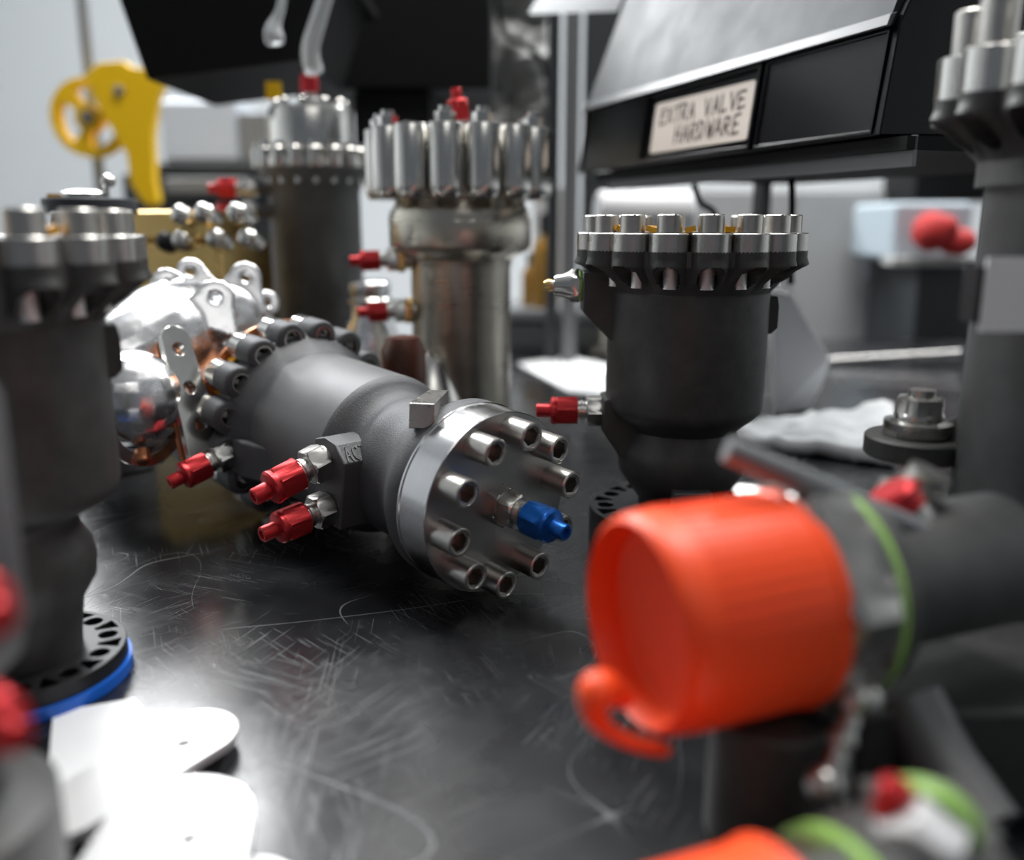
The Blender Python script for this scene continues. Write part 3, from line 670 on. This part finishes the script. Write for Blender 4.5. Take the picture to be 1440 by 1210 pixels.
# ------------------------------------------------------------------ hardware bin and its rack
TLc, TRc = Vector((.0717, .98, .2525)), Vector((.2217, .57, .2525))
dx = (TRc - TLc); LB = dx.length; dx.normalize(); dy = Vector((-dx.y, dx.x, 0))
MB = Matrix(((dx.x, dy.x, 0, TLc.x), (dx.y, dy.y, 0, TLc.y), (0, 0, 1, TLc.z), (0, 0, 0, 1)))
hb = thing('tilt_bin', 'long gloss black hardware bin with a smoky clear lid and a cream handwritten label', 'bin', MB)
Mx = Matrix(((0, 0, 1, 0), (1, 0, 0, 0), (0, 1, 0, 0), (0, 0, 0, 1)))     # prism in the y,z plane extruded along x
H_ = .064; ln_ = .008
bm = B(); prism(bm, [(0, 0), (.17, .005), (.19, .30), (.085, .235), (ln_, H_)][::1], LB - .002, LB + .004, (), Mx); obj('end_panel', bm, binm, hb, bevel=.001)
bm = B(); prism(bm, [(0, 0), (.17, .005), (.19, .30), (.085, .235), (ln_, H_)], -.004, .001, (), Mx); obj('end_panel', bm, binm, hb, bevel=.001)
bm = B(); prism(bm, [(0, 0), (.004, 0), (ln_ + .004, H_), (ln_, H_)], 0, LB, (), Mx)
prism(bm, [(0, 0), (.17, 0), (.17, .004), (0, .004)], 0, LB, (), Mx); obj('front_panel', bm, binm, hb, bevel=.0006)
bm = B(); prism(bm, [(ln_ - .003, H_), (ln_ + .003, H_), (.078, .232), (.072, .235)], .002, LB - .003, (), Mx); obj('clear_lid', bm, lidm, hb)
bm = B(); prism(bm, [(ln_ - .006, H_ - .001), (ln_ - .0035, H_ - .0015), (ln_ + .001, H_ + .007), (ln_ - .0035, H_ + .006)], -.003, LB, (), Mx); obj('lid_lip', bm, mat('smoky lip', (.09, .095, .10), 0, .35), hb, bevel=.0005)
bm = B(); box(bm, (.5 * LB, .110, .05), (LB * .9, .10, .05)); box(bm, (.45 * LB, .12, .1), (LB * .6, .08, .05)); obj('divider_tray', bm, greym, hb)
# raised frames on the front panel; helper puts (u along, w up) onto the leaning face
lean = math.atan2(ln_, H_)
MFp = Matrix(((1, 0, 0, 0), (0, math.sin(lean), -math.cos(lean), 0), (0, math.cos(lean), math.sin(lean), 0), (0, 0, 0, 1)))
def uv(px, py):                               # where a sight line meets the bin front, in (u, w)
    MM = MB @ MFp; o = MM.translation; n = MM.to_3x3() @ Vector((0, 0, 1)); d = W(px, py, 1) - EYE
    p = EYE + d * ((o - EYE).dot(n) / d.dot(n)); q = MM.inverted() @ p; return q.x, q.y
bm = B()
u0, _ = uv(905, 200); u1, _ = uv(1066, 150); u2, _ = uv(1238, 100)
def frame(u0, u1, w0, w1, t, d):
    prism(bm, [(u0, w0), (u1, w0), (u1, w1), (u0, w1)], 0, d, [[(u0 + t, w0 + t), (u0 + t, w1 - t), (u1 - t, w1 - t), (u1 - t, w0 + t)]], MFp)
frame(u0, u1, .001, .0625, .003, .003); frame(u1 + .004, LB - .002, .001, .0625, .0022, .0015); frame(.004, u0 - .004, .001, .0625, .0022, .0015)
obj('front_frame', bm, binm, hb, bevel=.0005)
ua, wa = uv(915, 218); ub, wb = uv(1052, 195); _, wc = uv(915, 148); _, wd = uv(1052, 117)
w0, w1 = (wa + wb) / 2, (wc + wd) / 2; rr = .003
lp = []
for cx, cy, s in ((ub - rr, w0 + rr, -PI / 2), (ub - rr, w1 - rr, 0), (ua + rr, w1 - rr, PI / 2), (ua + rr, w0 + rr, PI)):
    lp += [(cx + rr * math.cos(s + PI / 2 * i / 4), cy + rr * math.sin(s + PI / 2 * i / 4)) for i in range(5)]
bm = B(); prism(bm, lp, .0002, .0012, (), MFp); lb = obj('label_card', bm, labelm, hb, label='cream card reading EXTRA VALVE HARDWARE')
bm = B(); lw = ub - ua; lh = w1 - w0
write(bm, 'EXTRA VALVE', ua + lw * .08, w0 + lh * .56, lw * .88, lh * .30, .0021, MFp @ T(0, 0, .0012), .0002, .05)
write(bm, 'HARDWARE', ua + lw * .28, w0 + lh * .14, lw * .66, lh * .32, .0021, MFp @ T(0, 0, .0012), .0002, .05)
obj('handwriting', bm, ink, lb)
bm = B(); rk = thing('bin_rack', 'dark metal rack shelf carrying the hardware bin', 'rack', MB)
box(bm, (LB * .56, .125, -.0055), (LB * .98, .24, .008)); obj('shelf_plate', bm, tubm, rk)
bm = B(); box(bm, (LB * .58, .012, -.010), (LB * .94, .003, .018)); obj('shelf_lip', bm, greym, rk, bevel=.0005)
for u in (.05, .97):
    bm = B(); box(bm, (LB * u, .215, (-.2525 + .30) / 2), (.018, .012, .2525 + .30)); obj('rack_post', bm, darkm, rk)

# ------------------------------------------------------------------ background: left side
def slab(name, label, cat, px0, py0, px1, py1, Y, d, m, rot=0, bev=.004, group=None, ztop=None, zbot=None):
    a, b = W(px0, py1, Y), W(px1, py0, Y); z0 = a.z if zbot is None else zbot; z1 = b.z if ztop is None else ztop
    bm = B(); box(bm, (0, 0, (z1 - z0) / 2), (b.x - a.x, d, z1 - z0)); o = obj(name, bm, m, bevel=bev); o.location = ((a.x + b.x) / 2, Y + d / 2, z0); o.rotation_euler.z = rot
    return tag(o, label, cat, group)
pl = B(); c = W(116, 100, 1.62); cyl(pl, .010, 0, 1.25, 20, T(c.x, 1.645, -.0)); cyl(pl, .05, -.92, -.0, 24, T(c.x, 1.645, 0)); tag(obj('dark_pole', pl, greym), 'thin dark vertical pole behind the yellow wheel', 'pole')
yw = thing('yellow_pulley', 'yellow spoked pulley wheel with a yellow bracket arm on the dark pole', 'pulley', T(*W(128, 166, 1.6)))
yi = yw.matrix_world.inverted(); k_ = 1.6 * .975 / F
Mw = R(PI / 2, 'X')
def sect(a0, a1, r0, r1): return [(r1 * math.cos(a0 + (a1 - a0) * i / 8), r1 * math.sin(a0 + (a1 - a0) * i / 8)) for i in range(9)] + [(r0 * math.cos(a1 - (a1 - a0) * i / 8), r0 * math.sin(a1 - (a1 - a0) * i / 8)) for i in range(9)]
bm = B(); rw = 52 * k_
prism(bm, circ(rw, 60), -.012, .012, [sect(a + .28, a + 2 * PI / 3 - .28, rw * .36, rw * .78) for a in (.2, .2 + 2 * PI / 3, .2 + 4 * PI / 3)], Mw); obj('wheel', bm, yellow, yw, bevel=.002)
bm = B(); cyl(bm, rw * .16, -.02, .02, 24, Mw, .001); obj('hub', bm, greym, yw)
bm = B()
arm = [(142, 112), (158, 100), (190, 97), (200, 105), (250, 110), (232, 145), (221, 190), (218, 250), (221, 278), (213, 285), (200, 278), (186, 255), (184, 215), (160, 170), (146, 140)]
prism(bm, [((x - 128) * k_, -(y - 166) * k_) for x, y in arm][::-1], .014, .038, (), Mw); obj('bracket_arm', bm, yellow, yw, bevel=.002)
bm = B(); cyl(bm, .008, .036, .044, 20, Mw @ T(55 * k_, 31 * k_, 0), .001); obj('pivot_bolt', bm, greym, yw)

bb = thing('black_tub', 'big matt black tub hanging at the top left', 'tub', T(*W(310, 100, 1.0)))
bi = bb.matrix_world.inverted()
bm = B(); f4 = [W(205, 112, .98), W(425, 84, .98), W(470, -60, .98), W(145, -60, .98)]
hull(bm, [bi @ p for p in f4] + [bi @ (p + Vector((0, .22, .0))) for p in f4]); obj('tub_body', bm, tubm, bb, bevel=.004)
bm = B(); p = [bi @ W(138, -60, .975), bi @ W(478, -60, .975)]
box(bm, ((p[0].x + p[1].x) / 2, .11, p[0].z), (p[1].x - p[0].x, .25, .012)); obj('rim', bm, tubm, bb, bevel=.002)
slab('equipment_case', 'large black equipment case filling the dark top centre behind the valves', 'case', 395, -110, 690, 125, 1.35, .3, tubm)
slab('equipment_case', 'smaller black case below the large one, behind the steel valve', 'case', 500, 128, 605, 250, 1.36, .25, tubm, zbot=None)
# rack uprights that carry them
slab('dark_post', 'dark vertical post left of the grey post', 'post', 768, -60, 790, 400, 1.32, .03, darkm, zbot=.0)
slab('grey_post', 'light grey vertical steel post left of the hardware bin', 'post', 791, -60, 819, 400, 1.30, .03, mat('post paint', (.15, .155, .16), .1, .5), zbot=.0)
sh = WZ(0, 0, 0)
slab('wall_shelf', 'dark shelf across the back at left under the clear tub', 'shelf', 205, 228, 380, 243, 1.9, .35, darkm)
slab('clear_tub', 'translucent pale storage tub standing on the back shelf', 'tub', 228, 140, 332, 228, 1.92, .25, pale, bev=.01)
slab('grey_case', 'grey instrument case beside the translucent tub', 'case', 339, 158, 376, 228, 1.92, .25, greym)
slab('drawer_cabinet', 'charcoal drawer cabinet behind the gold manifold', 'cabinet', 200, 244, 380, 560, 1.95, .3, darkm, zbot=-.9)
slab('tray', 'grey tray on the cabinet front ledge at left', 'tray', 232, 250, 345, 272, 1.8, .1, greym)
slab('orange_tag', 'small amber tag hanging at the left of the tall black valve top', 'tag', 374, 114, 394, 140, 1.0, .006, yellow, bev=.001)
slab('dark_board', 'dark upright board between the grey post and the hardware bin', 'board', 819, -60, 905, 262, 1.46, .02, darkm, zbot=0)
# crumpled grey sleeve and cable
bm = B(); n = 40; vs = []
for i in range(n + 1):
    for j in range(n + 1):
        px = 590 + 180 * i / n; py = -60 + 290 * j / n
        q = W(px, py, 1.74); q.y += .05 * noise.fractal(Vector((px / 55, py / 55, .3)), 1.0, 2.0, 4)
        vs.append(bm.verts.new(q))
for i in range(n):
    for j in range(n): bm.faces.new((vs[i * (n + 1) + j], vs[(i + 1) * (n + 1) + j], vs[(i + 1) * (n + 1) + j + 1], vs[i * (n + 1) + j + 1]))
o = obj('crinkled_sleeve', bm, foil); md = o.modifiers.new('solid', 'SOLIDIFY'); md.thickness = .004; tag(o, 'crumpled grey insulation sheet hanging behind the steel valve', 'sheet')
bm = B(); tube(bm, spline([W(698, -60, 1.38), W(700, 10, 1.38), W(712, 48, 1.38), W(745, 68, 1.38), W(768, 100, 1.38), W(774, 170, 1.36), W(778, 250, 1.34)], 6), .0045, 10)
tag(obj('black_cable', bm, tubm), 'black cable looping down in front of the crumpled grey sheet', 'cable')
bm = B(); p = [W(745, 20, 1.1), W(868, 16, 1.0), W(905, -70, 1.0), W(800, -70, 1.15)]
hull(bm, p + [q + Vector((0, .01, .006)) for q in p]); tag(obj('white_sheet', bm, mat('pale panel paint', (.34, .35, .36), 0, .6)), 'white panel edge at the top, above the grey post', 'panel')
# bottles between the posts
def bottle(px, py0, py1, Y, wpx, m, capm, label, name='bottle'):
    a, b = W(px, py1, Y), W(px, py0, Y); r = wpx * Y / F / 2; h = b.z - a.z
    o = thing(name, label, 'bottle', T(a.x, Y, a.z))
    bm = B(); loft(bm, [(r * .9, 0), (r, .003), (r, h * .60), (r * .9, h * .68), (r * .35, h * .76), (r * .3, h * .80)], 32); obj('glass_body', bm, m, o)
    bm = B(); cyl(bm, r * .42, h * .79, h, 24, I4, .002); obj('screw_top', bm, capm, o); return o
slab('back_shelf', 'low dark shelf behind the centre valves carrying the bottles', 'shelf', 690, 436, 850, 452, 1.42, .2, greym)
bottle(765, 300, 436, 1.47, 34, amberg, tubm, 'amber bottle with a black neck, standing left of the grey post')
bottle(745, 355, 436, 1.50, 22, amberg, darkm, 'short brown bottle left of the amber bottle')
slab('spray_box', 'white carton with a pink stripe behind the amber bottle', 'box', 750, 262, 792, 436, 1.56, .05, white)
slab('storage_chest', 'low grey storage chest under the bottle shelf', 'chest', 690, 455, 850, 500, 1.44, .12, greym, bev=.002, zbot=.001)
# sheets and steel pot on the bench
def sheet(name, label, corners, z=.0006, th=.0012, m=paper):
    bm = B(); prism(bm, [tuple(WZ(x, y, z).to_2d()) for x, y in corners][::-1], z, z + th); o = obj(name, bm, m); return tag(o, label, 'paper')
sheet('paper_sheet', 'white sheet of paper lying on the bench left of the upright valve', [(728, 512), (800, 502), (885, 520), (880, 560), (800, 552)], z=.0006)
c = WZ(800, 500, 0); po = thing('steel_pot', 'small dull steel pot standing behind the white sheet', 'pot', T(c.x + .08, c.y + .02, .0))
bm = B(); loft(bm, [(.038, .003), (.050, .005), (.050, .010), (.034, .014), (.032, .07), (.036, .075), (.036, .11), (.030, .115), (0, .116)], 40); obj('pot_body', bm, warm, po)
bm = B(); cyl(bm, .018, .115, .13, 24, I4, .002); obj('pot_knob', bm, steel, po)

# ------------------------------------------------------------------ background: right side
gc = thing('steel_cabinet', 'light grey steel cabinet standing behind the upright valve', 'cabinet', T(W(1050, 400, 1.75).x, 1.85, -.9))
gi = gc.matrix_world.inverted(); a, b = gi @ W(850, 600, 1.85), gi @ W(1262, 262, 1.85)
bm = B(); box(bm, ((a.x + b.x) / 2, .2, (b.z) / 2), (b.x - a.x, .4, b.z)); obj('carcass', bm, cabm, gc, bevel=.004)
m_ = (gi @ W(1112, 300, 1.85)).x
for x0, x1 in ((a.x, m_), (m_, b.x)):
    bm = B(); box(bm, ((x0 + x1) / 2, -.008, b.z / 2 + .02), (x1 - x0 - .006, .016, b.z - .06)); d_ = obj('door', bm, cabm, gc, bevel=.003)
    bm = B(); box(bm, (x1 - .05, -.022, b.z - .15), (.012, .014, .09)); obj('handle', bm, greym, d_)
bm = B(); tube(bm, spline([W(1113, 250, .78), W(1114, 290, .78), W(1112, 330, .78), W(1112, 400, .78)], 4), .003, 8); tag(obj('dark_cable', bm, tubm), 'thin dark cable hanging straight down below the hardware bin', 'cable')
bm = B(); tube(bm, spline([W(976, 258, .88), W(985, 285, .88), W(1005, 300, .88), W(1010, 340, .88)], 4), .003, 8); tag(obj('dark_cable', bm, tubm), 'curved dark cable below the middle of the hardware bin', 'cable')
# white roll behind the bolts of the upright valve
bm = B(); c = W(905, 302, 1.15); cyl(bm, .030, -.06, .06, 36, basis(c, (1, .1, 0)), .004); ro = obj('paper_roll', bm, white); tag(ro, 'white paper roll seen above the bolt heads of the upright valve', 'roll')
slab('roll_stand', 'grey stand holding the white paper roll', 'stand', 880, 325, 935, 480, 1.14, .05, greym, zbot=0)
# white bag: a folded, tapering paper bag
wb = W(1130, 600, .95)
bm = B(); front = [(1085, 408), (1112, 412), (1168, 505), (1155, 545), (1135, 590), (1088, 605)]
nv = [];
cz = lambda q: Vector((q.x, q.y, max(q.z, .001)))
fa = [bm.verts.new(cz(W(x, y, .93 + .02 * math.sin(x * .09)))) for x, y in front]; fb = [bm.verts.new(cz(W(x - 4, y + 3, 1.02 + .02 * math.sin(x * .07)))) for x, y in front]
bmesh.ops.convex_hull(bm, input=fa + fb); tag(obj('white_bag', bm, bagm, bevel=.004), 'upright white paper bag right of the upright valve', 'bag')
# white cloth tray
bm = B(); n = 24; vs = []
cs = [(1040, 590), (1232, 575), (1262, 640), (1050, 606)]
P = [WZ(1035, 588, .02), WZ(1255, 560, .02), WZ(1262, 640, .012), WZ(1040, 612, .012)]
for i in range(n + 1):
    for j in range(n + 1):
        u, v = i / n, j / n; q = (P[0] * (1 - u) + P[1] * u) * (1 - v) + (P[3] * (1 - u) + P[2] * u) * v
        q.z = .012 + .012 * abs(noise.fractal(Vector((u * 3, v * 3, 1)), 1, 2, 3)) + .012 * math.exp(-((v - .3) / .15) ** 2) * u
        vs.append(bm.verts.new(q))
for i in range(n):
    for j in range(n): bm.faces.new((vs[i * (n + 1) + j], vs[i * (n + 1) + j + 1], vs[(i + 1) * (n + 1) + j + 1], vs[(i + 1) * (n + 1) + j]))
o = obj('white_cloth', bm, paper, smooth=180); md = o.modifiers.new('solid', 'SOLIDIFY'); md.thickness = .0115; md.offset = -1; tag(o, 'crumpled white wipe lying on the bench right of the upright valve', 'cloth')
slab('shelf_unit', 'charcoal shelf unit behind the near right valve', 'shelf', 1266, 374, 1480, 640, 1.60, .22, darkm, zbot=-.9)
slab('blue_crate', 'pale blue grey crate on the shelf unit at right', 'crate', 1252, 284, 1372, 366, 1.60, .2, bluebox, bev=.01)
slab('black_case', 'black case standing above the pale crate at right', 'case', 1285, 190, 1500, 282, 1.70, .15, tubm)
slab('black_locker', 'tall black locker behind the near right valve', 'locker', 1375, -60, 1600, 640, 2.0, .1, tubm, zbot=-.9)
bm = B(); c = W(1322, 330, 1.55); sph(bm, (0, 0, 0), .045, T(*c) @ T(-.015, 0, .005), 24, (.7, .8, .75)); sph(bm, (0, 0, 0), .04, T(*c) @ T(.03, 0, -.012), 24, (.8, .8, .6)); sph(bm, (0, 0, 0), .03, T(*c) @ T(.0, -.01, .012), 20, (.8, .8, .7)); tag(obj('red_bundle', bm, mat('red cloth', (.42, .02, .02), 0, .7, .5, 60)), 'red bundle on the pale crate at right', 'bundle')
slab('shelf_ledge', 'light grey shelf ledge under the crate', 'ledge', 1255, 362, 1375, 374, 1.56, .05, mat('ledge paint', (.4, .41, .4), 0, .5), bev=.002)
bm = B(); tube(bm, [W(1165, 508, 1.28), W(1350, 497, 1.28)], .0055, 12); tag(obj('horizontal_bar', bm, steel), 'thin light bar running level across the background at right', 'bar')
